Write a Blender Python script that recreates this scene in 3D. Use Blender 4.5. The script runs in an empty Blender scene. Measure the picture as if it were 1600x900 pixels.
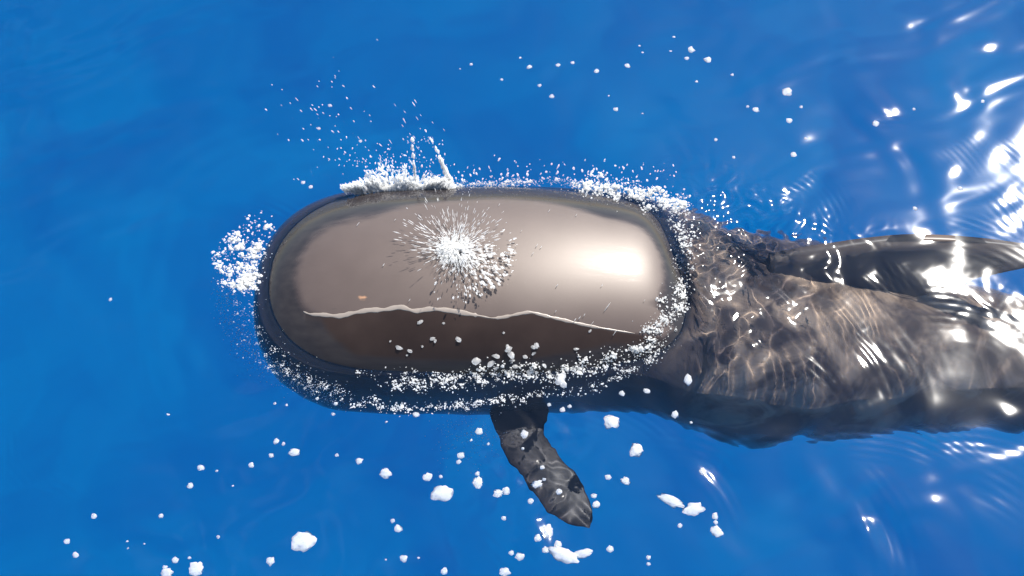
import bpy, bmesh, math, random
import numpy as np
from mathutils import Vector, Matrix, noise

random.seed(7)
rng = np.random.default_rng(11)
scene = bpy.context.scene
C = scene.collection

# ------------------------------------------------------------------ camera
TILT = math.radians(30.0)
DIST = 4.2
FPX = 2030.0                      # focal length in photo pixels (1600 wide)
cam_pos = Vector((0.0, -DIST * math.sin(TILT), DIST * math.cos(TILT)))
cam_d = bpy.data.cameras.new('camera')
cam_d.sensor_width = 36.0
cam_d.lens = 36.0 * FPX / 1600.0
cam_d.clip_end = 9000.0
cam = bpy.data.objects.new('camera', cam_d)
cam.location = cam_pos
cam.rotation_euler = (TILT, 0, 0)
C.objects.link(cam)
scene.camera = cam

# ------------------------------------------------------------------ sky, sun, exposure
SUN = Vector((0.39, 0.50, 0.775)).normalized()
elev = math.asin(SUN.z)
azim = math.atan2(SUN.x, SUN.y)
world = bpy.data.worlds.new('World')
scene.world = world
world.use_nodes = True
wn, wl = world.node_tree.nodes, world.node_tree.links
wn.clear()
w_out = wn.new('ShaderNodeOutputWorld')
w_bg = wn.new('ShaderNodeBackground')
w_sky = wn.new('ShaderNodeTexSky')
w_sky.sky_type = 'NISHITA'
w_sky.sun_disc = False
w_sky.sun_elevation = elev
w_sky.sun_rotation = azim
w_sky.air_density = 1.0
w_sky.dust_density = 0.6
w_bg.inputs['Strength'].default_value = 0.085
# thin high cloud over the whole sky, added for its pale reflections in the sea
w_co = wn.new('ShaderNodeTexCoord')
w_mp = wn.new('ShaderNodeMapping'); w_mp.inputs['Scale'].default_value = (3.2, 2.2, 2.2); w_mp.inputs['Location'].default_value = (0.35, 0.1, 0.0)
w_nz = wn.new('ShaderNodeTexNoise'); w_nz.inputs['Scale'].default_value = 1.6; w_nz.inputs['Detail'].default_value = 6.0; w_nz.inputs['Distortion'].default_value = 0.5
w_mr = wn.new('ShaderNodeMapRange'); w_mr.interpolation_type = 'SMOOTHSTEP'
w_mr.inputs['From Min'].default_value = 0.52; w_mr.inputs['From Max'].default_value = 0.85; w_mr.inputs['To Max'].default_value = 0.5
w_mx = wn.new('ShaderNodeMix'); w_mx.data_type = 'RGBA'; w_mx.inputs[7].default_value = (8.5, 8.8, 9.4, 1)
wl.new(w_co.outputs['Generated'], w_mp.inputs['Vector']); wl.new(w_mp.outputs[0], w_nz.inputs['Vector'])
wl.new(w_nz.outputs['Fac'], w_mr.inputs['Value']); wl.new(w_mr.outputs[0], w_mx.inputs[0])
wl.new(w_sky.outputs[0], w_mx.inputs[6]); wl.new(w_mx.outputs[2], w_bg.inputs['Color'])
wl.new(w_bg.outputs[0], w_out.inputs[0])

sun_d = bpy.data.lights.new('sun', 'SUN')
sun_d.energy = 4.5
sun_d.angle = math.radians(0.53)
sun_d.color = (1.0, 0.95, 0.88)
sun = bpy.data.objects.new('sun', sun_d)
sun.rotation_euler = SUN.to_track_quat('Z', 'Y').to_euler()
sun.location = (2, 4, 8)
C.objects.link(sun)
sun_d.cycles.is_caustics_light = True

scene.view_settings.view_transform = 'Standard'
scene.view_settings.look = 'None'
scene.view_settings.exposure = 1.4
scene.view_settings.gamma = 1.0
scene.view_settings.use_curve_mapping = False
scene.render.engine = 'CYCLES'
scene.cycles.use_denoising = True
scene.cycles.max_bounces = 12
scene.cycles.diffuse_bounces = 8
scene.cycles.transmission_bounces = 6
scene.cycles.transparent_max_bounces = 40
scene.cycles.sample_clamp_indirect = 8.0
scene.cycles.blur_glossy = 0.3

# ------------------------------------------------------------------ measuring helpers
RX = Vector((1, 0, 0))
RY = Vector((0, math.cos(TILT), math.sin(TILT)))
RZ = Vector((0, -math.sin(TILT), math.cos(TILT)))
IOR = 1.333

def ray(px, py):
    return (RX * (px - 800.0) + RY * (450.0 - py) - RZ * FPX).normalized()

def at(px, py, z=0.0):
    """point at height z seen at photo pixel (px, py); below the surface the ray is bent as water bends it"""
    d = ray(px, py)
    if z >= 0:
        return cam_pos + d * ((z - cam_pos.z) / d.z)
    p = cam_pos + d * (-cam_pos.z / d.z)
    e = 1.0 / IOR
    cosi = -d.z
    t = d * e + Vector((0, 0, 1)) * (e * cosi - math.sqrt(1 - e * e * (1 - cosi * cosi)))
    return p + t * (z / t.z)

# ------------------------------------------------------------------ object helpers
def link(o, parent=None):
    C.objects.link(o)
    if parent is not None:
        o.parent = parent
    return o

def tag(o, label=None, cat=None, group=None, kind=None):
    if label: o['label'] = label
    if cat: o['category'] = cat
    if group: o['group'] = group
    if kind: o['kind'] = kind
    return o

def np_mesh(name, verts, quads, mat, parent=None, smooth=True):
    me = bpy.data.meshes.new(name)
    verts = np.asarray(verts, dtype=np.float32)
    quads = np.asarray(quads, dtype=np.int32)
    k = quads.shape[1]
    me.vertices.add(len(verts))
    me.vertices.foreach_set('co', verts.ravel())
    me.loops.add(quads.size)
    me.loops.foreach_set('vertex_index', quads.ravel())
    me.polygons.add(len(quads))
    me.polygons.foreach_set('loop_start', np.arange(0, quads.size, k, dtype=np.int32))
    me.polygons.foreach_set('loop_total', np.full(len(quads), k, dtype=np.int32))
    me.update(calc_edges=True)
    me.polygons.foreach_set('use_smooth', np.full(len(quads), smooth))
    me.materials.append(mat)
    me.validate()
    return link(bpy.data.objects.new(name, me), parent)

def grid_quads(nu, nv, wrap_v=False):
    i = np.arange(nu - 1)[:, None]
    j = np.arange(nv if wrap_v else nv - 1)[None, :]
    j2 = (j + 1) % nv
    return np.stack([i * nv + j, (i + 1) * nv + j, (i + 1) * nv + j2, i * nv + j2], -1).reshape(-1, 4)

def new_mat(name):
    m = bpy.data.materials.new(name)
    m.use_nodes = True
    m.node_tree.nodes.clear()
    return m, m.node_tree.nodes, m.node_tree.links

# ------------------------------------------------------------------ materials
def mat_water():
    m, n, l = new_mat('sea_water')
    out = n.new('ShaderNodeOutputMaterial')
    refr = n.new('ShaderNodeBsdfRefraction'); refr.inputs['IOR'].default_value = IOR
    refr.inputs['Roughness'].default_value = 0.0
    refr.inputs['Color'].default_value = (0.93, 0.97, 1.0, 1)
    veil = n.new('ShaderNodeBsdfDiffuse'); veil.inputs['Color'].default_value = (0.002, 0.20, 0.60, 1)
    mx = n.new('ShaderNodeMixShader'); mx.inputs[0].default_value = 0.007
    gl = n.new('ShaderNodeBsdfGlossy'); gl.inputs['Roughness'].default_value = 0.065
    fr = n.new('ShaderNodeFresnel'); fr.inputs['IOR'].default_value = IOR
    top = n.new('ShaderNodeMixShader')
    l.new(refr.outputs[0], mx.inputs[1]); l.new(veil.outputs[0], mx.inputs[2])
    l.new(fr.outputs[0], top.inputs[0]); l.new(mx.outputs[0], top.inputs[1]); l.new(gl.outputs[0], top.inputs[2])
    l.new(top.outputs[0], out.inputs[0])
    return m

def mat_depths():
    m, n, l = new_mat('deep_blue_water')
    out = n.new('ShaderNodeOutputMaterial')
    d = n.new('ShaderNodeBsdfDiffuse')
    co = n.new('ShaderNodeTexCoord')
    nz = n.new('ShaderNodeTexNoise'); nz.inputs['Scale'].default_value = 0.55; nz.inputs['Detail'].default_value = 3.0; nz.inputs['Distortion'].default_value = 0.8
    l.new(co.outputs['Object'], nz.inputs['Vector'])
    cr = n.new('ShaderNodeValToRGB')
    cr.color_ramp.elements[0].position = 0.32; cr.color_ramp.elements[0].color = (0.0004, 0.36, 0.76, 1)
    cr.color_ramp.elements[1].position = 0.68; cr.color_ramp.elements[1].color = (0.0004, 0.56, 0.92, 1)  # lighter patches paint in the uneven sky reflections of the surface waves
    l.new(nz.outputs['Fac'], cr.inputs[0]); l.new(cr.outputs[0], d.inputs['Color'])
    l.new(d.outputs[0], out.inputs[0])
    return m

def mat_skin():
    """dry_edge > 0: skin the water has run off (paler than the wet rim, which holds painted shade); hull_refl_edge > 0: reflected boat hull painted into the skin (darker, browner)"""
    m, n, l = new_mat('whale_skin')
    out = n.new('ShaderNodeOutputMaterial')
    p = n.new('ShaderNodeBsdfPrincipled')
    co = n.new('ShaderNodeTexCoord')
    nz = n.new('ShaderNodeTexNoise'); nz.inputs['Scale'].default_value = 9.0; nz.inputs['Detail'].default_value = 6.0
    l.new(co.outputs['Object'], nz.inputs['Vector'])
    # stretched streaks where water drains off
    mp = n.new('ShaderNodeMapping'); mp.inputs['Scale'].default_value = (5.0, 40.0, 60.0)
    l.new(co.outputs['Object'], mp.inputs['Vector'])
    st = n.new('ShaderNodeTexNoise'); st.inputs['Scale'].default_value = 1.0; st.inputs['Detail'].default_value = 5.0
    l.new(mp.outputs[0], st.inputs['Vector'])

    def edge(attr, lo, hi, wob):
        at_ = n.new('ShaderNodeAttribute'); at_.attribute_name = attr
        ad = n.new('ShaderNodeMath'); ad.operation = 'MULTIPLY_ADD'
        l.new(st.outputs['Fac'], ad.inputs[0]); ad.inputs[1].default_value = wob
        l.new(at_.outputs['Fac'], ad.inputs[2])
        mr = n.new('ShaderNodeMapRange'); mr.interpolation_type = 'SMOOTHSTEP'
        mr.inputs['From Min'].default_value = lo + wob * 0.5; mr.inputs['From Max'].default_value = hi + wob * 0.5
        l.new(ad.outputs[0], mr.inputs['Value'])
        return mr.outputs[0]
    dry = edge('dry_edge', -0.007, 0.010, 0.012)
    hull_refl = edge('hull_refl_edge', -0.006, 0.008, 0.006)

    def mix(f, a, b, blend='MIX'):
        x = n.new('ShaderNodeMix'); x.data_type = 'RGBA'; x.blend_type = blend
        if isinstance(f, float): x.inputs[0].default_value = f
        else: l.new(f, x.inputs[0])
        for k, v in ((6, a), (7, b)):
            if isinstance(v, tuple): x.inputs[k].default_value = v
            else: l.new(v, x.inputs[k])
        return x.outputs[2]
    wet = mix(st.outputs['Fac'], (0.012, 0.011, 0.014, 1), (0.036, 0.032, 0.032, 1))  # wet rim, darkened further to paint in the shade of its steep sides
    bl = n.new('ShaderNodeTexNoise'); bl.inputs['Scale'].default_value = 5.5; bl.inputs['Detail'].default_value = 5.0; bl.inputs['Distortion'].default_value = 1.2
    l.new(co.outputs['Object'], bl.inputs['Vector'])
    br = n.new('ShaderNodeMapRange'); br.inputs['From Min'].default_value = 0.42; br.inputs['From Max'].default_value = 0.68; br.interpolation_type = 'SMOOTHSTEP'
    l.new(bl.outputs['Fac'], br.inputs['Value'])
    ba = n.new('ShaderNodeAttribute'); ba.attribute_name = 'back'
    bmul = n.new('ShaderNodeMath'); bmul.operation = 'MULTIPLY'
    l.new(br.outputs[0], bmul.inputs[0]); l.new(ba.outputs['Fac'], bmul.inputs[1])
    under = mix(bmul.outputs[0], (0.050, 0.037, 0.034, 1), (0.27, 0.19, 0.135, 1))  # tan mottling paints caustic light onto the submerged back
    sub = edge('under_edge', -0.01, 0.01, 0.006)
    wet = mix(sub, wet, under)  # wet holds both real wetness and the painted shade of the rim
    pale = mix(nz.outputs['Fac'], (0.044, 0.029, 0.023, 1), (0.070, 0.050, 0.042, 1))
    brown = mix(nz.outputs['Fac'], (0.013, 0.0085, 0.007, 1), (0.033, 0.022, 0.018, 1))  # darker brown paints in the boat hull mirrored on the near flank
    sc_ = edge('scar', 0.75, 1.05, 1.6)
    pale = mix(sc_, pale, (0.30, 0.16, 0.085, 1))
    # fine scratches
    m2 = n.new('ShaderNodeMapping'); m2.inputs['Scale'].default_value = (7.0, 70.0, 20.0); m2.inputs['Rotation'].default_value = (0, 0, 0.5)
    l.new(co.outputs['Object'], m2.inputs['Vector'])
    s2 = n.new('ShaderNodeTexNoise'); s2.inputs['Scale'].default_value = 1.0; s2.inputs['Detail'].default_value = 2.0
    l.new(m2.outputs[0], s2.inputs['Vector'])
    sr = n.new('ShaderNodeMapRange'); sr.inputs['From Min'].default_value = 0.72; sr.inputs['From Max'].default_value = 0.76; sr.inputs['To Max'].default_value = 0.5
    l.new(s2.outputs['Fac'], sr.inputs['Value'])
    pale = mix(sr.outputs[0], pale, (0.035, 0.026, 0.022, 1))
    c = mix(hull_refl, pale, brown)
    c = mix(dry, wet, c)
    l.new(c, p.inputs['Base Color'])
    rr = n.new('ShaderNodeMapRange'); rr.inputs['To Min'].default_value = 0.10; rr.inputs['To Max'].default_value = 0.50
    l.new(dry, rr.inputs['Value'])
    rf = n.new('ShaderNodeMix'); rf.data_type = 'FLOAT'
    l.new(hull_refl, rf.inputs[0]); l.new(rr.outputs[0], rf.inputs[2]); rf.inputs[3].default_value = 0.16
    l.new(rf.outputs[0], p.inputs['Roughness'])
    p.inputs['IOR'].default_value = 1.54
    p.inputs['Specular Tint'].default_value = (1.0, 0.94, 0.89, 1)
    cw = n.new('ShaderNodeMath'); cw.operation = 'MULTIPLY'; cw.inputs[1].default_value = 0.35
    l.new(dry, cw.inputs[0]); l.new(cw.outputs[0], p.inputs['Coat Weight'])
    sp = n.new('ShaderNodeMapRange'); sp.inputs['To Min'].default_value = 0.22; sp.inputs['To Max'].default_value = 0.6
    l.new(dry, sp.inputs['Value']); sf = n.new('ShaderNodeMix'); sf.data_type = 'FLOAT'
    l.new(hull_refl, sf.inputs[0]); l.new(sp.outputs[0], sf.inputs[2]); sf.inputs[3].default_value = 0.15
    l.new(sf.outputs[0], p.inputs['Specular IOR Level'])
    p.inputs['Coat IOR'].default_value = 1.36
    p.inputs['Coat Roughness'].default_value = 0.13
    bp = n.new('ShaderNodeBump'); bp.inputs['Strength'].default_value = 0.12; bp.inputs['Distance'].default_value = 0.01
    l.new(st.outputs['Fac'], bp.inputs['Height'])
    l.new(bp.outputs[0], p.inputs['Coat Normal'])
    l.new(p.outputs[0], out.inputs[0])
    return m

def mat_plain(name, col, rough, **kw):
    m, n, l = new_mat(name)
    out = n.new('ShaderNodeOutputMaterial')
    p = n.new('ShaderNodeBsdfPrincipled')
    co = n.new('ShaderNodeTexCoord')
    nz = n.new('ShaderNodeTexNoise'); nz.inputs['Scale'].default_value = 60.0; nz.inputs['Detail'].default_value = 4.0
    l.new(co.outputs['Object'], nz.inputs['Vector'])
    x = n.new('ShaderNodeMix'); x.data_type = 'RGBA'
    l.new(nz.outputs['Fac'], x.inputs[0])
    x.inputs[6].default_value = tuple(v * 0.82 for v in col) + (1,)
    x.inputs[7].default_value = tuple(min(1, v * 1.1) for v in col) + (1,)
    l.new(x.outputs[2], p.inputs['Base Color'])
    p.inputs['Roughness'].default_value = rough
    for k, v in kw.items():
        p.inputs[k.replace('_', ' ')].default_value = v
    l.new(p.outputs[0], out.inputs[0])
    return m

M_WATER, M_DEEP, M_SKIN = mat_water(), mat_depths(), mat_skin()
def mat_foam(name, rough, clear):
    m, n, l = new_mat(name)
    out = n.new('ShaderNodeOutputMaterial')
    p = n.new('ShaderNodeBsdfPrincipled'); p.inputs['Roughness'].default_value = rough
    t = n.new('ShaderNodeBsdfTranslucent')
    co = n.new('ShaderNodeTexCoord')
    nz = n.new('ShaderNodeTexNoise'); nz.inputs['Scale'].default_value = 160.0; nz.inputs['Detail'].default_value = 5.0
    l.new(co.outputs['Object'], nz.inputs['Vector'])
    cr = n.new('ShaderNodeValToRGB')
    cr.color_ramp.elements[0].position = 0.30; cr.color_ramp.elements[0].color = (0.80, 0.82, 0.84, 1)
    cr.color_ramp.elements[1].position = 0.48; cr.color_ramp.elements[1].color = (0.97, 0.97, 0.96, 1)
    l.new(nz.outputs['Fac'], cr.inputs[0])
    l.new(cr.outputs[0], p.inputs['Base Color']); l.new(cr.outputs[0], t.inputs['Color'])
    bp = n.new('ShaderNodeBump'); bp.inputs['Strength'].default_value = 0.5; bp.inputs['Distance'].default_value = 0.003
    l.new(nz.outputs['Fac'], bp.inputs['Height']); l.new(bp.outputs[0], p.inputs['Normal'])
    p.inputs['Subsurface Weight'].default_value = 1.0
    p.inputs['Subsurface Radius'].default_value = (1.0, 1.0, 1.0)
    p.inputs['Subsurface Scale'].default_value = 0.012
    x = n.new('ShaderNodeMixShader'); x.inputs[0].default_value = 0.72
    l.new(p.outputs[0], x.inputs[1]); l.new(t.outputs[0], x.inputs[2]); 
    tr = n.new('ShaderNodeBsdfTransparent')
    y = n.new('ShaderNodeMixShader'); y.inputs[0].default_value = clear
    l.new(x.outputs[0], y.inputs[1]); l.new(tr.outputs[0], y.inputs[2]); l.new(y.outputs[0], out.inputs[0])
    return m
M_FOAM, M_DROP = mat_foam('white_foam', 0.5, 0.12), mat_foam('white_water_drops', 0.15, 0.35)
M_RAIL_REFL = mat_plain('pale_rail_reflection', (0.21, 0.18, 0.155), 0.3)
M_HOLE = mat_plain('blowhole_skin', (0.012, 0.010, 0.010), 0.35)
M_DORSAL = mat_plain('dorsal_skin', (0.075, 0.056, 0.047), 0.4, Specular_IOR_Level=0.3)
M_FINS = mat_plain('fin_skin', (0.020, 0.015, 0.016), 0.5, Specular_IOR_Level=0.2)

# ------------------------------------------------------------------ sea
def dense_axis(a, b, step, far):
    core = np.arange(a, b + step * 0.5, step)
    out, s, v = [], step, 0.0
    while v < far:
        s *= 1.22
        v += s
        out.append(v)
    out = np.array(out)
    return np.concatenate([(a - out)[::-1], core, b + out])

STEP = 0.0055
XS = dense_axis(-1.95, 1.95, STEP, 4000.0)
YS = dense_axis(-1.15, 1.35, STEP, 4000.0)

PXM = 1.0 / 483.0

def blob(X, Y, px, py, sx, sy, rot=0.0):
    c = at(px, py)
    dx, dy = X - c.x, Y - c.y
    cr, sr = math.cos(math.radians(rot)), math.sin(math.radians(rot))
    a, b = dx * cr + dy * sr, -dx * sr + dy * cr
    return np.exp(-0.5 * ((a / (sx * PXM)) ** 2 + (b / (sy * PXM / math.cos(TILT))) ** 2))

# px, py, wave direction, wavelength px, spread x, spread y, slope
PACKETS = [
    (1580, 322, 30, 14, 20, 24, .14), (1535, 350, 60, 12, 30, 8, .10),
    (1110, 252, 78, 11, 45, 14, .17), (1060, 205, 70, 26, 60, 20, .10), (1240, 300, 58, 11, 35, 22, .15), (1295, 325, 18, 10, 22, 30, .15),
    (1400, 195, 86, 10, 24, 12, .16), (1455, 196, 60, 10, 20, 16, .16), (1500, 232, 35, 11, 24, 22, .16), (1572, 236, 42, 11, 16, 18, .14),
    (12, 690, 20, 11, 14, 34, .12), (40, 735, 45, 11, 25, 20, .12), (98, 764, 62, 11, 24, 12, .16),
    (962, 728, 40, 12, 14, 22, .16), (740, 714, 86, 14, 46, 12, .13),
    (1000, 655, 55, 12, 60, 20, .16), (1400, 692, 74, 12, 70, 16, .20), (1530, 688, 82, 14, 60, 12, .12), (1370, 445, 40, 11, 36, 24, .13), (1390, 425, 20, 12, 14, 30, .12),
    (1585, 772, 50, 16, 28, 26, .14), (1480, 480, 84, 12, 40, 22, .12), (1560, 490, 60, 15, 36, 26, .10), (1290, 555, 42, 15, 60, 44, .2), (1350, 560, 30, 18, 60, 40, .16),
    (1130, 760, 30, 14, 20, 34, .16), (790, 855, 40, 12, 40, 26, .12), (1390, 840, 10, 16, 30, 50, .12), (1560, 380, 60, 14, 40, 20, .10),
    (500, 285, 20, 12, 14, 12, .10), (430, 330, 60, 13, 30, 10, .10), (1100, 690, 70, 13, 40, 16, .2), (1250, 690, 80, 13, 60, 10, .12)]
# px, py, size: facets of the surface turned to the sun
GLINTS = [(1560, 235, 48), (1295, 437, 62), (1240, 470, 70), (1262, 455, 36), (1352, 430, 44), (1540, 435, 50), (1098, 737, 44), (1376, 852, 46),
          (1576, 640, 30), (1548, 75, 34), (858, 834, 40), (1172, 520, 44), (1526, 215, 34), (1120, 392, 90), (1492, 268, 24), (1366, 822, 36), (1300, 410, 32)]

def waves(X, Y):
    Z = np.zeros_like(X)
    r = np.random.default_rng(3)
    fade = np.exp(-(np.maximum(np.hypot(X, Y) - 3.0, 0) / 6.0) ** 2)
    for k in range(12):
        lam = r.uniform(0.45, 2.2); th = r.uniform(0, 2 * np.pi); ph = r.uniform(0, 6.28)
        Z += 0.0016 * lam ** 1.1 * np.sin(2 * np.pi / lam * (X * np.cos(th) + Y * np.sin(th)) + ph)
    # livelier water towards the right
    right = 1 / (1 + np.exp(-(X - 0.75) / 0.22))
    wx = X + 0.03 * np.sin(9 * Y + 1) + 0.02 * np.sin(17 * X + 5 * Y)
    wy = Y + 0.03 * np.sin(8 * X + 2) + 0.02 * np.sin(15 * Y - 7 * X)
    Q = np.zeros_like(X)
    for k in range(22):
        lam = r.uniform(0.10, 0.42); th = r.normal(0.9, 0.9); ph = r.uniform(0, 6.28)
        Q += 0.033 * lam / 6.283 * np.sin(2 * np.pi / lam * (wx * np.cos(th) + wy * np.sin(th)) + ph)
    Z += Q * (0.16 + 0.14 * right + 0.22 * blob(X, Y, 1340, 530, 170, 80))
    patch = 0.5 + 0.5 * np.sin(2.3 * X + 1.1 * np.sin(1.9 * Y) + 0.7) * np.sin(2.9 * Y + 1.3 * np.sin(1.7 * X) + 1.9)
    F = np.zeros_like(X)
    for k in range(26):
        lam = r.uniform(0.04, 0.22); th = r.normal(2.2, 0.7); ph = r.uniform(0, 6.28)
        F += 0.0085 * lam / 6.283 * np.sin(2 * np.pi / lam * (wx * np.cos(th) + wy * np.sin(th)) + ph)
    Z += F * (0.35 + patch ** 2)
    # churned water where the back slips under
    churn = blob(X, Y, 1125, 420, 62, 95) + 0.45 * blob(X, Y, 1230, 390, 80, 50) + 0.16 * blob(X, Y, 1250, 520, 100, 60) + 0.22 * blob(X, Y, 1540, 480, 80, 36)
    T = np.zeros_like(X)
    vx = X + 0.012 * np.sin(31 * Y + 1) + 0.008 * np.sin(57 * Y + 23 * X) + 0.05 * np.cos(6 * Y)
    vy = Y + 0.012 * np.sin(28 * X + 2) + 0.008 * np.sin(49 * X - 31 * Y)
    for k in range(30):
        lam = r.uniform(0.028, 0.11); th = r.normal(0.15, 0.8); ph = r.uniform(0, 6.28)
        T += 0.042 * lam / 6.283 * np.sin(2 * np.pi / lam * (vx * np.cos(th) + vy * np.sin(th)) + ph)
    Z += T * np.minimum(churn, 1)
    N2 = np.zeros_like(X)
    for k in range(34):
        lam = r.uniform(0.020, 0.050); th = r.normal(0.25, 0.75); ph = r.uniform(0, 6.28)
        N2 += 0.048 * lam / 6.283 * np.sin(2 * np.pi / lam * (vx * np.cos(th) + vy * np.sin(th)) + ph)
    Z += N2 * np.minimum(1.0, blob(X, Y, 1110, 410, 42, 85) + 0.9 * blob(X, Y, 1165, 350, 60, 32) + 0.5 * blob(X, Y, 1270, 365, 60, 14))
    Z += T * 0.8 * blob(X, Y, 845, 735, 55, 60)
    for (px, py, th, lam, sx, sy, sl) in PACKETS:
        c = at(px, py)
        lam = max(lam, 11) * PXM; t = math.radians(th)
        dx, dy = X - c.x, Y - c.y
        bend = 1.2 * (-dx * math.sin(t) + dy * math.cos(t)) ** 2
        Z += sl * lam / 6.283 * np.sin(2 * np.pi / lam * (dx * math.cos(t) + dy * math.sin(t) + bend)) * blob(X, Y, px, py, sx, sy) * 0.42
    # faint bow waves ahead of the head
    c = at(520, 440)
    rr = np.hypot(X - c.x, (Y - c.y))
    Z += 0.00035 * np.sin(2 * np.pi * (rr + 0.03 * np.sin(5 * Y + 2) + 0.02 * np.sin(11 * Y)) / 0.085) * np.exp(-0.5 * ((rr - 0.62) / 0.13) ** 2) * (X < c.x) * np.clip((c.x - X) / 0.3, 0, 1)
    Z *= 1 - 0.66 * np.minimum(1, 1.2 * blob(X, Y, 1505, 570, 95, 58) + 1.0 * blob(X, Y, 1550, 240, 90, 90))
    return Z * fade

def slope_at(f, x, y, e=0.004):
    P = np.array([x + e, x - e, x, x]); R = np.array([y, y, y + e, y - e])
    z = f(P, R)
    return np.array([(z[0] - z[1]) / (2 * e), (z[2] - z[3]) / (2 * e)])

FACETS = []
for (px, py, size) in GLINTS:
    c = at(px, py)
    h = ((cam_pos - c).normalized() + SUN).normalized()
    want = np.array([-h.x / h.z, -h.y / h.z])
    FACETS.append((c.x, c.y, (want - slope_at(waves, c.x, c.y)) * 0.985, size * PXM * 0.5))

def sea_height(X, Y):
    Z = waves(X, Y)
    for (x, y, s, w) in FACETS:
        dx, dy = X - x, Y - y
        Z = Z + (s[0] * dx + s[1] * dy) * np.exp(-0.5 * (dx * dx + dy * dy) / (w * w))
    return Z

def sea_z(x, y):
    return float(sea_height(np.array([x]), np.array([y]))[0])

XX, YY = np.meshgrid(XS, YS, indexing='ij')
ZZ = sea_height(XX, YY)
sea = np_mesh('sea', np.stack([XX, YY, ZZ], -1).reshape(-1, 3), grid_quads(len(XS), len(YS)), M_WATER)
tag(sea, 'clear blue rippled sea surface around the whale', kind='structure')
sea.cycles.is_caustics_caster = True
dp = np_mesh('sea_depths', [(-4000, -4000, -9), (4000, -4000, -9), (4000, 4000, -9), (-4000, 4000, -9)], [(0, 1, 2, 3)], M_DEEP)
tag(dp, 'deep blue open water below the surface', kind='structure')

# ------------------------------------------------------------------ whale
X0 = (388 - 800) / 483.0
#      u     yc     zc     hw     hh   roll
TAB = np.array([
    [0.00, 0.043, -0.200, 0.397, 0.340, 3],
    [0.30, 0.043, -0.200, 0.397, 0.340, 3],
    [0.80, 0.045, -0.200, 0.397, 0.340, 3],
    [0.92, 0.046, -0.202, 0.395, 0.338, 3],
    [1.02, 0.049, -0.209, 0.392, 0.337, 3],
    [1.17, 0.053, -0.228, 0.386, 0.336, 4],
    [1.29, 0.053, -0.252, 0.386, 0.338, 5],
    [1.36, 0.042, -0.285, 0.380, 0.340, 6],
    [1.44, 0.034, -0.377, 0.388, 0.345, 8],
    [1.55, 0.020, -0.430, 0.390, 0.385, 11],
    [1.70, 0.012, -0.480, 0.385, 0.410, 13],
    [1.93, 0.010, -0.540, 0.345, 0.400, 14],
    [2.20, 0.005, -0.600, 0.290, 0.380, 14],
    [2.40, -0.02, -0.640, 0.240, 0.350, 14],
    [3.00, -0.05, -0.700, 0.170, 0.270, 12],
    [3.70, -0.05, -0.720, 0.080, 0.160, 8],
    [4.25, -0.05, -0.720, 0.040, 0.070, 4],
    [4.45, -0.05, -0.720, 0.020, 0.030, 4]])

def hermite(t, xs, ys):
    dx = np.diff(xs); sl = np.diff(ys) / dx
    mm = np.empty_like(ys)
    mm[0], mm[-1] = sl[0], sl[-1]
    for i in range(1, len(xs) - 1):
        mm[i] = 0 if sl[i-1] * sl[i] <= 0 else 2 * sl[i-1] * sl[i] / (sl[i-1] + sl[i])
    i = np.clip(np.searchsorted(xs, t) - 1, 0, len(dx) - 1)
    h = dx[i]; s = (t - xs[i]) / h
    return ((1 + 2*s) * (1-s)**2 * ys[i] + s * (1-s)**2 * h * mm[i] + s*s*(3-2*s) * ys[i+1] + s*s*(s-1) * h * mm[i+1])

GU = np.linspace(-0.4, 4.85, 2101)
GK = np.exp(-0.5 * (np.arange(-80, 81) * (GU[1] - GU[0]) / 0.045) ** 2); GK /= GK.sum()
GT = [np.convolve(np.pad(hermite(np.clip(GU, 0, 4.45), TAB[:, 0], TAB[:, k]), 80, mode='edge'), GK, 'valid') for k in range(1, 6)]

def whale_par(u):
    u = np.atleast_1d(np.asarray(u, float))
    yc, zc, hw, hh, ro = [np.interp(u, GU, G) for G in GT]
    t = np.clip((0.45 - u) / 0.45, 0, 1)
    r = (1 - t ** 2.5) ** (1 / 2.5)
    t2 = np.clip((0.85 - u) / 0.85, 0, 1)
    r2 = (1 - t2 ** 2.0) ** (1 / 3.6)
    return yc, zc, hw * r, hh * r2, np.radians(ro), 2.0 + 1.0 * np.clip(1.9 - u, 0, 1)

def whale_point(u, ang):
    """ang 0 = dorsal ridge, positive towards the camera side (-y)"""
    yc, zc, hw, hh, ro, ex = whale_par(u)
    s, c = np.sin(ang), np.cos(ang)
    ly = -hw * s
    lz = hh * np.sign(c) * np.abs(c) ** (2 / ex)
    y = yc + ly * np.cos(ro) + lz * np.sin(ro)
    z = zc - ly * np.sin(ro) + lz * np.cos(ro)
    return np.stack([X0 + u + 0 * y, y, z], -1)

us = np.concatenate([0.48 * (1 - np.cos(np.linspace(0, math.pi / 2, 52)[1:])), np.linspace(0.48, 2.6, 196)[1:], np.linspace(2.6, 4.45, 60)[1:]])
NA = 128
an = np.linspace(0, 2 * np.pi, NA, endpoint=False)
V = np.stack([whale_point(np.full(NA, u), an) for u in us])
q = grid_quads(len(us), NA, True)
whale = link(bpy.data.objects.new('pilot_whale', None))
whale.location = (0, 0, 0)
tag(whale, 'dark pilot whale with bulbous wet head breaking the surface as it blows', 'whale')
verts = V.reshape(-1, 3)
tip = np.array([[X0, TAB[0, 1], TAB[0, 2]]])
nb = len(verts)
quads = q.tolist()
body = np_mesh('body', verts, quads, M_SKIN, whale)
bm = bmesh.new(); bm.from_mesh(body.data)
bm.verts.ensure_lookup_table()
bm.faces.new([bm.verts[i] for i in range(NA)]); bm.faces.new([bm.verts[nb - 1 - i] for i in range(NA)])
bmesh.ops.recalc_face_normals(bm, faces=bm.faces)
for f in bm.faces: f.smooth = True
bm.to_mesh(body.data)
from mathutils.bvhtree import BVHTree
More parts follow.
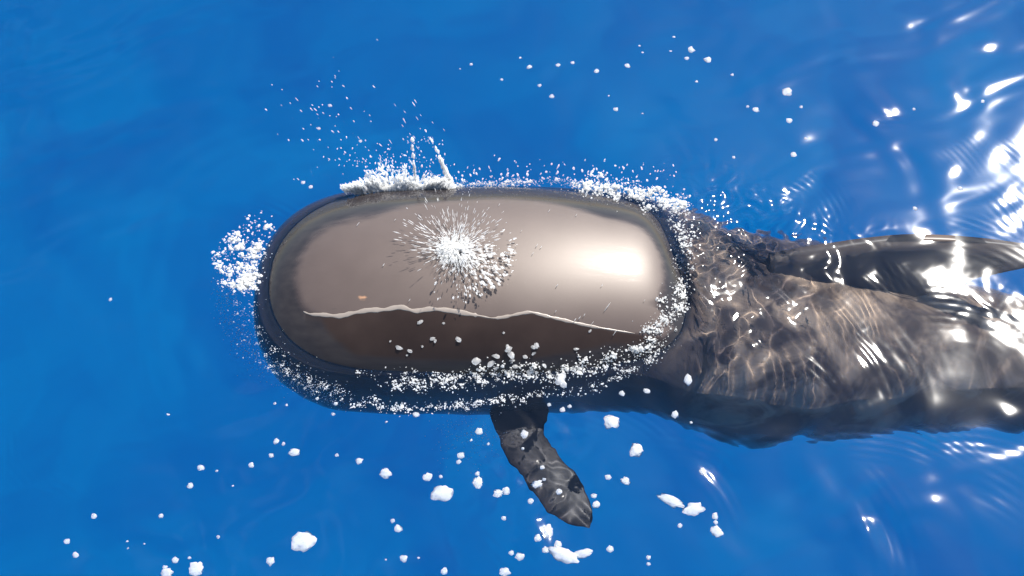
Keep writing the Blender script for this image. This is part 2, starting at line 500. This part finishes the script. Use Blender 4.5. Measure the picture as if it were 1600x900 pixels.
BVH = BVHTree.FromBMesh(bm)
bm.free()
body.cycles.is_caustics_receiver = True

def on_whale(px, py):
    h = BVH.ray_cast(cam_pos, ray(px, py))
    return (h[0], h[1]) if h[0] is not None else (None, None)

def surf(px, py):
    """whatever is met first on the way down at a photo pixel: whale above water, or the sea"""
    p, nrm = on_whale(px, py)
    w = at(px, py)
    if p is not None and p.z > 0.0:
        return p, nrm
    w.z = sea_z(w.x, w.y)
    return w, Vector((0, 0, 1))

# edge of the pale skin, and the wavering edge of the painted boat reflection, along the head
LINE = [(474, 487), (485, 491), (505, 492), (530, 494), (548, 490), (575, 485), (600, 484), (626, 480), (648, 486), (672, 483), (700, 485), (735, 491), (752, 494), (770, 497),
        (790, 495), (808, 491), (828, 488), (846, 492), (862, 496), (880, 500), (905, 506), (930, 511), (960, 516), (992, 521)]
SC = on_whale(566, 467)[0]
wl3 = [on_whale(*p)[0] for p in LINE]
lx = np.array([p.x for p in wl3]); ly = np.array([p.y for p in wl3])
co = np.empty(len(body.data.vertices) * 3, dtype=np.float32)
body.data.vertices.foreach_get('co', co)
co = co.reshape(-1, 3)
dry_a = (co[:, 2] - 0.080 + 0.028 * np.clip((-0.45 - co[:, 0]) / 0.2, 0, 1)) + 0.06 * np.clip(co[:, 0] - 0.30, 0, 1) * 2.0 + np.clip((-0.10 - co[:, 1]) * 0.9, 0, 0.045) * np.clip((co[:, 0] + 0.60) / 0.12, 0, 1)
dry_a = np.minimum(dry_a, (0.56 - co[:, 0]) * 1.0)
hull_refl_a = np.interp(co[:, 0], lx, ly, left=-9, right=-9) - co[:, 1]
# the painted hull reflection ends in a point at its front
hull_refl_a = np.where(co[:, 0] < lx[0] + 0.12, np.minimum(hull_refl_a, (co[:, 0] - lx[0]) * 1.3 - (np.interp(co[:, 0], lx, ly) - co[:, 1]) * 0.9 + 0.02), hull_refl_a)
hull_refl_a = np.where(co[:, 0] > lx[-1], ly[-1] - co[:, 1], hull_refl_a)
for nm, arr in (('dry_edge', dry_a), ('hull_refl_edge', hull_refl_a), ('under_edge', -0.02 - co[:, 2]), ('back', np.clip((co[:, 0] - 0.45) / 0.25, 0, 1)), ('scar', np.exp(-((co[:, 0] - SC.x) / 0.030) ** 2 - ((co[:, 1] - SC.y) / 0.022) ** 2))):
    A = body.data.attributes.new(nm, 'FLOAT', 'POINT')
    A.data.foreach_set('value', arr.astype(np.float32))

# ---- left flipper
def loft(name, rows, mat, parent):
    nu, nv = len(rows), len(rows[0])
    vs = [p for r_ in rows for p in r_]
    o = np_mesh(name, vs, grid_quads(nu, nv, True), mat, parent)
    b_ = bmesh.new(); b_.from_mesh(o.data); b_.verts.ensure_lookup_table()
    b_.faces.new([b_.verts[i] for i in range(nv)]); b_.faces.new([b_.verts[(nu - 1) * nv + nv - 1 - i] for i in range(nv)])
    bmesh.ops.recalc_face_normals(b_, faces=b_.faces)
    for f_ in b_.faces: f_.smooth = True
    b_.to_mesh(o.data); b_.free()
    o.cycles.is_caustics_receiver = True
    return o

def catmull(pts, n):
    P = [np.array(p, float) for p in pts]
    P = [2 * P[0] - P[1]] + P + [2 * P[-1] - P[-2]]
    out = []
    for i in range(1, len(P) - 2):
        for k in range(n):
            t = k / n
            out.append(0.5 * (2 * P[i] + (P[i+1] - P[i-1]) * t + (2*P[i-1] - 5*P[i] + 4*P[i+1] - P[i+2]) * t*t + (3*P[i] - P[i-1] - 3*P[i+1] + P[i+2]) * t**3))
    out.append(P[-2])
    return out

# front edge, rear edge (photo), depth
FL = [(766, 585, 876, 575, .20), (764, 640, 858, 640, .20), (772, 672, 853, 672, .19), (788, 708, 862, 698, .18), (812, 742, 892, 732, .17),
      (830, 770, 914, 766, .17), (846, 792, 924, 792, .17), (868, 809, 926, 811, .17), (897, 821, 923, 822, .17), (914, 826, 921, 827, .17)]
FL = [(a_, b_, c_, d_, e_ + .07) for a_, b_, c_, d_, e_ in FL]
rows = []
for f in catmull(FL, 5):
    a_, b_ = np.array(at(f[0], f[1], -f[4])), np.array(at(f[2], f[3], -f[4]))
    chord = np.linalg.norm(b_ - a_)
    row = []
    for k in range(20):
        t = 2 * math.pi * k / 20
        s_ = 0.5 - 0.5 * math.cos(t)
        th = 0.075 * chord * math.sin(t) * (1 - 0.55 * s_)
        p = a_ + (b_ - a_) * s_
        row.append((p[0], p[1], p[2] + th))
    rows.append(row)
loft('flipper', rows, M_FINS, whale)

# ---- dorsal fin: upper edge (photo, depth) and foot inside the back
TOP = [(1205, 402, -.052), (1250, 393, -.035), (1300, 385, -.018), (1352, 377, -.010), (1410, 371, -.006), (1470, 371, -.006), (1530, 375, -.010), (1580, 381, -.014), (1625, 389, -.022), (1660, 400, -.034)]
TRAIL_U = [1.71, 1.77, 1.85, 1.93, 2.00, 2.06, 2.10, 2.125, 2.14, 2.15]
rows = []
tops = catmull([tuple(at(a, b, c)) for a, b, c in TOP], 5)
feet = catmull([(u,) for u in TRAIL_U], 5)
for k, (T_, F_) in enumerate(zip(tops, feet)):
    s_ = k / (len(tops) - 1)
    fp = whale_point(np.array([F_[0]]), np.array([0.0]))[0]
    fp = fp - np.array([0, 0.01, 0.05])
    row = []
    half_top = 0.029 * (1 - 0.45 * s_) ; half_foot = 0.05
    m_ = 9
    for side in (-1, 1):
        for j in range(m_):
            t = j / (m_ - 1) if side < 0 else 1 - j / (m_ - 1)
            w_ = (half_foot * (1 - t) ** 1.5 + half_top * (1 - (1 - t) ** 1.5))
            if t > 0.93: w_ *= 0.55
            p = fp + (np.array(T_) - fp) * t
            bow = -0.05 * math.sin(math.pi * t) * s_
            row.append((p[0] + bow, p[1] + side * w_, p[2]))
    rows.append(row)
loft('dorsal_fin', rows, M_DORSAL, whale)

# ---- tail flukes, beyond the right edge
rows = []
for k in range(13):
    t = -1 + 2 * k / 12
    span = 0.55 * t
    le, te = 3.2 + 0.33 * abs(t) ** 1.2, 3.58 + 0.12 * abs(t) - 0.10 * (abs(t) < 0.05)
    if abs(t) == 1: te = le + 0.02
    rows.append([(X0 * 0 + le + (te - le) * (0.5 - 0.5 * math.cos(2 * math.pi * q_ / 12)), -0.05 + span, -0.72 + 0.02 * math.sin(2 * math.pi * q_ / 12)) for q_ in range(12)])
loft('tail_fluke', rows, M_FINS, whale)

# ---- blowhole: dark crescent slit with a raised lip
bp_, bn_ = on_whale(720, 398)
tx = Vector((0, 1, 0)).cross(bn_).normalized(); ty = bn_.cross(tx).normalized()
rows = []
for k in range(17):
    t = -1 + k / 8
    cpos = bp_ + ty * (0.040 * t) + tx * (-0.018 * t * t) - bn_ * 0.001
    rad = 0.011 * math.sqrt(max(0.02, 1 - t * t)) + 0.001
    rows.append([tuple(cpos + tx * (rad * math.cos(2 * math.pi * j / 10)) + bn_ * (rad * 0.5 * math.sin(2 * math.pi * j / 10))) for j in range(10)])
loft('blowhole', rows, M_HOLE, whale)

# ------------------------------------------------------------------ foam and drops
def ico(sub):
    b_ = bmesh.new(); bmesh.ops.create_icosphere(b_, subdivisions=sub, radius=1.0)
    v = np.array([x.co[:] for x in b_.verts]); f = np.array([[x.index for x in fc.verts] for fc in b_.faces]); b_.free()
    return v, f
ICO = {k: ico(k) for k in (1, 2, 3)}
TOPX, TOPY = np.array(RX), np.array(RY)

def cloud(name, items, mat, sub=1, parent=None, jitter=0.24):
    """items: (centre, radius, squash_z, stretch direction or None, stretch) -> one mesh of many bubbles / drops"""
    bv, bf = ICO[sub]
    vs, fs = [], []
    r_ = np.random.default_rng(abs(hash(name)) % 1000 if False else len(items))
    for i, (c, rad, sq, d, st) in enumerate(items):
        v = bv * rad * (1 + jitter * r_.standard_normal((len(bv), 1)))
        v = v * np.array([1, 1, sq])
        if d is not None:
            d = np.array(d) / (np.linalg.norm(d) + 1e-9)
            v = v + np.outer(v @ d, d) * (st - 1)
        vs.append(v + np.array(c)); fs.append(bf + i * len(bv))
    return np_mesh(name, np.concatenate(vs), np.concatenate(fs), mat, parent)

def pl(path, t):
    d = [0]
    for a_, b_ in zip(path, path[1:]): d.append(d[-1] + math.dist(a_, b_))
    s_ = t * d[-1]
    for i in range(len(path) - 1):
        if s_ <= d[i+1] or i == len(path) - 2:
            k = (s_ - d[i]) / (d[i+1] - d[i])
            return (path[i][0] + (path[i+1][0] - path[i][0]) * k, path[i][1] + (path[i+1][1] - path[i][1]) * k)

def froth_path(path, n, spread, rmin, rmax, clump=0.5, lift=0.0, power=2.6):
    """bubbles strewn along a path on the surface: dense flat rafts, with ever finer bubbles round them"""
    items = []
    rafts = []
    for _ in range(max(6, n // 26)):
        x, y = pl(path, random.random())
        rafts.append((x + random.gauss(0, spread[0]), y + random.gauss(0, spread[1]), random.uniform(0.25, 1.0) ** 2 * 15 + 2.0))
    for _ in range(n):
        if random.random() < clump:
            cx, cy, cr = random.choice(rafts)
            a_ = random.uniform(0, 6.283); q_ = abs(random.gauss(0, .55)) * cr
            x, y = cx + math.cos(a_) * q_ * 1.3, cy + math.sin(a_) * q_ * .8
            rad = rmin + (rmax - rmin) * (0.25 + 0.75 * random.random()) * math.exp(-q_ / cr) * (cr / 17) * 0.8
        else:
            x, y = pl(path, random.random())
            x += random.gauss(0, spread[0] * 1.3); y += random.gauss(0, spread[1] * 1.3)
            rad = rmin + (rmax - rmin) * 0.5 * random.random() ** (power + 1)
        p, nr = surf(x, y)
        items.append((p + nr * (rad * 0.2 + random.random() * lift), rad, 0.6, (random.gauss(0, 1), random.gauss(0, 1), 0), random.uniform(1, 1.9)))
    return items

# --- pale bead drawing in the boat rail reflected on the head
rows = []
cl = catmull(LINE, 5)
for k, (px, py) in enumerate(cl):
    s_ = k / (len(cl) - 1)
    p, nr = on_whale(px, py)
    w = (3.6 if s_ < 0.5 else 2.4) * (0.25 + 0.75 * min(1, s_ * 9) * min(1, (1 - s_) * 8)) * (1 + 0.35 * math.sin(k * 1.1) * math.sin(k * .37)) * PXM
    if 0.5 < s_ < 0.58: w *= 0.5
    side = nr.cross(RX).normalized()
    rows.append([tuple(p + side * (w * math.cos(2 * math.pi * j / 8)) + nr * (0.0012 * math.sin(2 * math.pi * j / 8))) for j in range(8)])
bead = loft('rail_reflection', rows, M_RAIL_REFL, None)
tag(bead, 'thin pale wavering painted line of reflection along the middle of the whale head', 'water streak', kind='stuff')  # painted reflection of the boat rail, not running water

# --- blow: streaks and drops bursting from the blowhole
O, ON = on_whale(712, 392)
items = []
e1 = Vector((1, 0, 0)); e1 = (e1 - ON * e1.dot(ON)).normalized(); e2 = ON.cross(e1).normalized()
for _ in range(900):
    ph = random.uniform(0, 2 * math.pi)
    if -2.9 < ph - 2 * math.pi < -1.9 and random.random() < 0.6: continue
    reach = abs(random.gauss(0, 1))
    el = random.uniform(0.03, 0.5)
    d = (e1 * math.cos(ph) + e2 * math.sin(ph)) * math.cos(el) + ON * math.sin(el)
    far = 0.036 + 0.055 * reach * (1.3 if math.sin(ph) > 0 else 0.8)
    items.append((O + d * min(far, 0.21) + ON * .003, random.uniform(0.0005, 0.0012), 1, d, random.uniform(4, 14)))
for _ in range(1600):            # the bright heart of the burst: fine dense mist of drops
    d = e1 * random.gauss(0, 1) + e2 * random.gauss(0, 1)
    q_ = abs(random.gauss(0, 1))
    c_ = O + d.normalized() * (0.030 * q_) - e1 * 0.010
    if (c_ - O - e1 * .014 + e2 * .014).length < 0.008: continue
    items.append((c_ + ON * random.uniform(.001, .016), random.uniform(0.0022, 0.0058) * math.exp(-q_ * .4), 1, d, random.uniform(1.2, 3.0)))
for _ in range(380):            # heavier drops thrown towards the tail and the camera
    ph = random.gauss(-0.7, 0.5)
    d = (e1 * math.cos(ph) + e2 * math.sin(ph)) + ON * random.uniform(0.0, 0.1)
    items.append((O + d.normalized() * random.uniform(0.045, 0.20), 0.0010 + 0.0036 * random.random() ** 2.5, 1, d, random.uniform(1.2, 3.2)))
o = cloud('blow_spray', items, M_DROP, 1)
tag(o, 'bright burst of spray bursting from the blowhole on top of the head', 'spray', kind='stuff')

# --- froth belts
BELTS = [
    ('bow_foam', 'white bubbly foam pushed up beside the front of the head', [(408, 350), (384, 362), (358, 395), (352, 425), (372, 448), (394, 430), (402, 385), (384, 410), (394, 462)], 640, (9, 9), .0014, .0135, .5, .01),
    ('flank_foam', 'belt of churned foam along the near side of the head', [(600, 590), (660, 600), (720, 596), (790, 584), (850, 582), (900, 580)], 620, (14, 7), .001, .0075, .45, .008),
    ('flank_foam', 'outer thin line of foam beside the near side of the head above the flipper', [(520, 616), (560, 630), (640, 640), (720, 636), (790, 626), (840, 612), (900, 614), (960, 592), (1010, 568), (1052, 528)], 520, (9, 3.5), .001, .006, .5, .004),
    ('flank_foam', 'beaded white foam curving up round the lower rear of the head', [(880, 578), (950, 568), (1000, 548), (1030, 515), (1050, 480)], 420, (7, 6), .0012, .0085, .3, .006),
    ('neck_foam', 'ragged band of foam where the back of the head slips under', [(1052, 322), (1066, 360), (1066, 420), (1062, 470), (1040, 505), (1010, 535)], 560, (9, 9), .001, .008, .4, .008),
    ('bow_foam', 'faint broken froth trailing round the lower front of the head', [(372, 470), (385, 520), (420, 560), (470, 590), (520, 612)], 380, (12, 9), .0008, .0035, .5, .002),
    ('crest_foam', 'thin white foam line along the far side of the head', [(705, 288), (760, 287), (820, 285), (880, 283), (930, 290)], 420, (8, 2.2), .001, .005, .5, .006),
    ('crest_foam', 'bulging white splash at the far rear corner of the head', [(915, 292), (945, 298), (975, 297), (1005, 303), (1040, 318), (1060, 325)], 620, (9, 6), .0015, .012, .5, .016),
]
for nm, lab, path, n, sp, r0, r1, clp, lift in BELTS:
    o = cloud(nm, froth_path(path, int(n * 2.2), sp, r0 * .7, r1 * .8, 0.72, lift), M_FOAM, 1)
    tag(o, lab, 'foam', kind='stuff')

# --- tall splash on the far side, with two jets
items = []
crown = [(random.uniform(545, 704), random.uniform(.5, 1.15)) for _ in range(46)]
for _ in range(1900):
    cx, hgt = random.choice(crown)
    full = (46 * math.exp(-((cx - 606) / 36) ** 2) + 24 * math.exp(-((cx - 668) / 36) ** 2) + 6) * hgt
    t = random.random() ** 1.25
    x = cx + random.gauss(0, 7 * (1.2 - t)) - (650 - cx) * 0.08 * t; y = 297 - full * t
    d = ((cx - 625) / 90 + random.gauss(0, .35), random.gauss(.5, .3), random.gauss(.8, .3))
    items.append((at(x, y, 0.012 + 0.05 * t), random.uniform(.0014, .0058) * (1.25 - t), 1, d, random.uniform(1.2, 4.5)))
for _ in range(130):
    x = random.gauss(615, 46); y = 262 - abs(random.gauss(0, 16))
    items.append((at(x, y, .06), random.uniform(.0007, .0022), 1, (random.gauss(0, .4), .4, 1), random.uniform(1, 3)))
o = cloud('splash', items, M_DROP, 1)
tag(o, 'large white splash thrown up on the far side of the head', 'splash', kind='stuff')

def jet(path, w0, w1, lab):
    """a rope of water that breaks up into drops at its tip"""
    items = []
    n_ = 110
    for k in range(n_):
        t = k / (n_ - 1)
        x, y = pl(path, t)
        z = 0.03 + 0.14 * t
        w = (w0 + (w1 - w0) * t) * PXM * random.uniform(.45, 1.0)
        if t > 0.5 and math.sin(t * 33) < 0.1: continue
        items.append((at(x + random.gauss(0, .28 * (w0 + (w1 - w0) * t)), y, z), w, 1, (random.gauss(0, .25), .5, 1), random.uniform(1.2, 2.4)))
    for k in range(26):
        x, y = pl(path, random.random())
        items.append((at(x + random.gauss(0, 7), y + random.gauss(0, 4), .1), random.uniform(.0006, .0016), 1, (random.gauss(0, .25), .5, 1), random.uniform(1, 3)))
    o = cloud('water_jet', items, M_DROP, 2, jitter=0.05)
    tag(o, lab, 'water jet', 'jets of water on the far side of the head', 'stuff')
jet([(650, 285), (647, 260), (645, 240), (643, 217)], 1.7, 2.3, 'thin upright jet of water with drops at its tip, left of two')
jet([(705, 288), (697, 268), (688, 250), (680, 228), (664, 203)], 4.6, 0.9, 'thicker leaning jet of water rising beside the blowhole')

# --- free drops in the air
items = []
for _ in range(60):
    x, y = random.gauss(500, 45), random.gauss(190, 45)
    items.append((at(x, min(y, 280), random.uniform(.03, .2)), random.uniform(.0008, .002), 1, (-.6, .5, .3), random.uniform(1, 5)))
for _ in range(26):
    x, y = random.gauss(640, 22), random.gauss(205, 24)
    items.append((at(x, min(y, 260), random.uniform(.05, .2)), random.uniform(.0006, .0014), 1, (-.45, .6, .3), random.uniform(3, 11)))
for _ in range(120):
    x = random.uniform(700, 1060); y = 283 - abs(random.gauss(0, 17))
    items.append((at(x, y, random.uniform(.02, .1)), random.uniform(.0008, .0036), 1, (.4 * random.choice((-1, 1)), .6, .6), random.uniform(1, 2.6)))
o = cloud('spray_drops', items, M_DROP, 1)
tag(o, 'fine drops of spray flung into the air above the far side of the whale', 'spray', kind='stuff')

# --- drops lying on or over the near flank
items = []
for (x, y, r_) in [(623, 543, 4.5), (640, 548, 3.5), (676, 529, 4), (680, 532, 3), (716, 530, 5), (657, 503, 4), (693, 505, 2.5), (744, 563, 9), (768, 567, 6), (775, 556, 5), (795, 545, 6), (798, 553, 6), (793, 541, 4), (838, 539, 5), (833, 542, 4),
                   (834, 552, 3), (820, 557, 4), (850, 570, 4), (900, 545, 3), (787, 520, 2.5), (610, 533, 2), (636, 555, 2), (876, 592, 9), (878, 597, 7), (828, 580, 7), (805, 572, 5), (660, 541, 2.4), (800, 563, 3), (922, 517, 2.5)]:
    p, nr = surf(x, y)
    items.append((p + nr * 0.0005, r_ * .72 * PXM, .6, (random.gauss(0, 1), random.gauss(0, 1), 0), random.uniform(1, 2.4)))
o = cloud('flank_drops', items, M_DROP, 2, jitter=0.10)
tag(o, 'white drops scattered over the dark near flank of the head', 'drops', kind='stuff')

# --- thin streaks of falling spray over the pale crown
items = []
for (x, y) in [(905, 497), (898, 500), (912, 493), (950, 478), (946, 483), (870, 447), (940, 447), (858, 331), (900, 338), (845, 388), (838, 386), (868, 487), (980, 400), (560, 352), (618, 345), (600, 415), (832, 398), (815, 362), (960, 520), (925, 505), (1006, 470), (780, 322), (640, 470)]:
    p, nr = on_whale(x, y)
    items.append((p + nr * 0.006, random.uniform(.0006, .0012), 1, (.5, .75, .1), random.uniform(5, 11)))
tag(cloud('spray_streaks', items, M_DROP, 1), 'fine pale streaks of spray falling across the crown of the head', 'spray', kind='stuff')

# --- bubbles carried under by the bow
items = []
for _ in range(900):
    x, y = pl([(352, 440), (358, 500), (395, 555), (450, 592), (530, 622)], random.random())
    c = at(x + random.gauss(0, 12), y + random.gauss(0, 10), -random.uniform(.012, .06))
    items.append((c, random.uniform(.0006, .0018), 1, None, 1))
for _ in range(260):
    c = at(random.gauss(735, 26), random.gauss(680, 22), -random.uniform(.012, .05))
    items.append((c, random.uniform(.0006, .0016), 1, None, 1))
tag(cloud('bubble_cloud', items, M_FOAM, 1), 'pale cloud of bubbles just under the surface by the front of the head', 'bubbles', kind='stuff')

# --- foam flecks afloat, one by one
def fleck(px, py, w, h, label, group, seed, rot=0.0):
    c = at(px, py); c.z = sea_z(c.x, c.y)
    b_ = bmesh.new()
    sub = 3 if w > 13 else 2
    bmesh.ops.create_icosphere(b_, subdivisions=sub, radius=1.0)
    sx, sy = 0.5 * w * PXM, 0.5 * h * PXM / math.cos(TILT)
    for v in b_.verts:
        k = noise.noise(v.co * 1.5 + Vector((seed * 3.1, seed * 1.7, 0))) * 0.5 + noise.noise(v.co * 4.0 + Vector((seed, 0, seed * 2.3))) * 0.26
        if sub == 3: k += noise.noise(v.co * 8.0 + Vector((0, seed, seed))) * 0.2
        v.co = Vector((v.co.x * sx, v.co.y * sy, v.co.z * min(sx, sy) * 0.26)) * (1 + k)
    bmesh.ops.rotate(b_, verts=b_.verts, cent=(0, 0, 0), matrix=Matrix.Rotation(math.radians(rot), 3, 'Z'))
    for f_ in b_.faces: f_.smooth = True
    me = bpy.data.meshes.new('foam_fleck'); b_.to_mesh(me); b_.free(); me.materials.append(M_FOAM)
    o = link(bpy.data.objects.new('foam_fleck', me)); o.location = c
    tag(o, label, 'foam fleck', group)

BIG = [
    (475, 848, 32, 25, 'largest white foam fleck afloat at lower left, nearest the bottom edge', 0), (691, 772, 31, 21, 'large wedge of white foam afloat left of the flipper tip', 10),
    (307, 890, 20, 18, 'round white foam fleck cut near the bottom edge, lower left', 20), (261, 896, 17, 12, 'white foam fleck on the bottom edge left of a rounder one', 0),
    (956, 658, 22, 19, 'round white foam fleck in the blue gap behind the flipper', 0), (994, 703, 20, 19, 'round white foam fleck below the belly edge, right of the flipper', 0),
    (1230, 144, 17, 14, 'large white foam fleck alone at upper right of the whale', 0), (1080, 77, 13, 12, 'upper of two round foam flecks far above the whale neck', 0),
    (1106, 93, 13, 13, 'lower right of two round foam flecks far above the whale neck', 0), (603, 741, 17, 13, 'oval white foam fleck below the middle of the head', -20),
    (778, 772, 14, 11, 'left half of a pair of touching foam flecks beside the flipper', 0), (791, 768, 11, 11, 'right half of a pair of touching foam flecks beside the flipper', 0),
    (1048, 783, 40, 13, 'long streak of white foam lying slanted right of the flipper', -24), (1083, 796, 30, 15, 'ragged right end of the slanted foam streak right of the flipper', 12),
    (880, 868, 46, 17, 'long ragged foam patch on the water below the flipper tip', -20), (910, 866, 28, 11, 'thin curved foam patch beside the ragged one below the flipper', 15),
    (1075, 592, 13, 16, 'oval white foam fleck floating over the dark shoulder', 0), (1055, 647, 11, 12, 'small pointed foam fleck over the lower edge of the shoulder', 0),
    (460, 707, 15, 11, 'oval foam fleck below the front of the head', 0), (839, 757, 16, 10, 'slanted foam fleck floating over the flipper', 25),
    (855, 832, 16, 18, 'bright round foam fleck just off the flipper tip', 0), (1120, 831, 16, 16, 'ragged foam fleck at the bottom of a short vertical chain', 30),
    (1117, 807, 9, 10, 'small foam fleck at the top of a short vertical chain', 0), (977, 752, 14, 10, 'broken foam fleck beside ripples right of the flipper', -30),
    (423, 877, 12, 12, 'round foam fleck below the largest one, lower left', 0), (788, 895, 15, 11, 'ragged foam fleck on the bottom edge left of the flipper', -20)]
for i, (x, y, w, h, lab, rot) in enumerate(BIG):
    fleck(x, y, w * .95, h * .92, lab, None, i + 1, rot)
GROUPS = [
    ('small white foam fleck on open blue water at lower left', 'foam flecks at lower left', [(148, 808, 8), (252, 807, 6), (106, 848, 8), (119, 869, 8), (314, 731, 9), (297, 759, 8), (341, 839, 5), (274, 876, 9), (258, 887, 6), (393, 727, 8), (296, 872, 4), (200, 847, 3),
        (201, 858, 3), (226, 851, 3), (339, 736, 4), (364, 759, 3), (263, 648, 4), (172, 467, 5)]),
    ('small white foam fleck on blue water below the head', 'foam flecks below the head', [(432, 690, 8), (443, 694, 5), (424, 712, 6), (527, 712, 5), (562, 721, 9), (604, 661, 4), (521, 648, 5), (525, 632, 6), (496, 624, 5), (448, 634, 4), (430, 632, 4), (650, 649, 9), (689, 746, 5), (668, 747, 12),
        (614, 815, 6), (622, 827, 10), (631, 874, 9), (603, 875, 3), (654, 873, 3), (694, 894, 8)]),
    ('small white foam fleck on the water around the flipper', 'foam flecks around the flipper', [(749, 675, 10), (763, 695, 4), (736, 690, 4), (720, 713, 10), (717, 723, 6), (746, 741, 6), (746, 755, 13), (787, 811, 6), (819, 679, 11), (817, 701, 4), (847, 730, 6), (850, 749, 5), (873, 769, 8), (928, 775, 8),
        (931, 789, 10), (829, 785, 8), (840, 843, 9), (872, 852, 10), (852, 861, 9), (799, 865, 7), (812, 871, 11), (953, 859, 9), (858, 632, 5), (879, 640, 8), (890, 635, 6)]),
    ('small white foam fleck on the water below the shoulder', 'foam flecks below the shoulder', [(950, 746, 8), (1098, 737, 10), (1062, 822, 6), (1118, 817, 6), (1013, 872, 6), (1013, 882, 5), (1011, 610, 9), (972, 614, 8), (1080, 660, 4)]),
    ('small white foam fleck scattered on blue water above the whale', 'foam flecks above the whale', [(1073, 91, 7), (1181, 172, 10), (1168, 167, 5), (1233, 189, 9), (1252, 167, 5), (1259, 216, 5), (1240, 241, 9), (962, 172, 8), (932, 113, 8), (980, 104, 8), (862, 152, 8), (843, 135, 6), (895, 99, 6), (872, 103, 7),
        (827, 106, 8), (813, 91, 4), (951, 151, 4), (999, 72, 4), (1004, 83, 4), (1053, 57, 4), (1048, 80, 4), (1088, 129, 4), (1144, 117, 5), (1118, 220, 5), (1146, 247, 5), (1004, 178, 3), (736, 100, 5), (784, 125, 5), (719, 107, 3),
        (515, 163, 6), (498, 199, 5), (563, 218, 5), (473, 284, 6), (485, 291, 6), (1368, 193, 10), (1428, 170, 5), (1535, 159, 6), (1430, 325, 7), (1500, 294, 8)]),
]
NUM = ['', 'second', 'third', 'fourth', 'fifth', 'sixth', 'seventh', 'eighth', 'ninth', 'tenth', 'eleventh', 'twelfth', 'thirteenth', 'fourteenth', 'fifteenth', 'sixteenth']
def ordinal(k, n):
    if k < (n + 1) // 2:
        return 'leftmost' if k == 0 else NUM[k] + ' from left'
    k = n - 1 - k
    return 'rightmost' if k == 0 else NUM[k] + ' from right'
sd = 100
for lab, grp, lst in GROUPS:
    tiny = []
    k = 0
    for (x, y, w) in sorted(lst):
        if w < 5:
            c = at(x, y); c.z = sea_z(c.x, c.y)
            tiny.append((c, w * .5 * PXM, .6, (1, 0, 0), 1.2))
            continue
        sd += 1
        fleck(x, y, w * 1.1, w * random.uniform(.8, 1.05), ordinal(k, sum(1 for t_ in lst if t_[2] >= 5)) + ' of the ' + lab.replace('small white foam fleck', 'small foam flecks'), grp, sd, random.uniform(-40, 40))
        k += 1
    if tiny:
        tag(cloud('foam_specks', tiny, M_FOAM, 1), 'tiny white specks among the ' + grp, 'foam', kind='stuff')
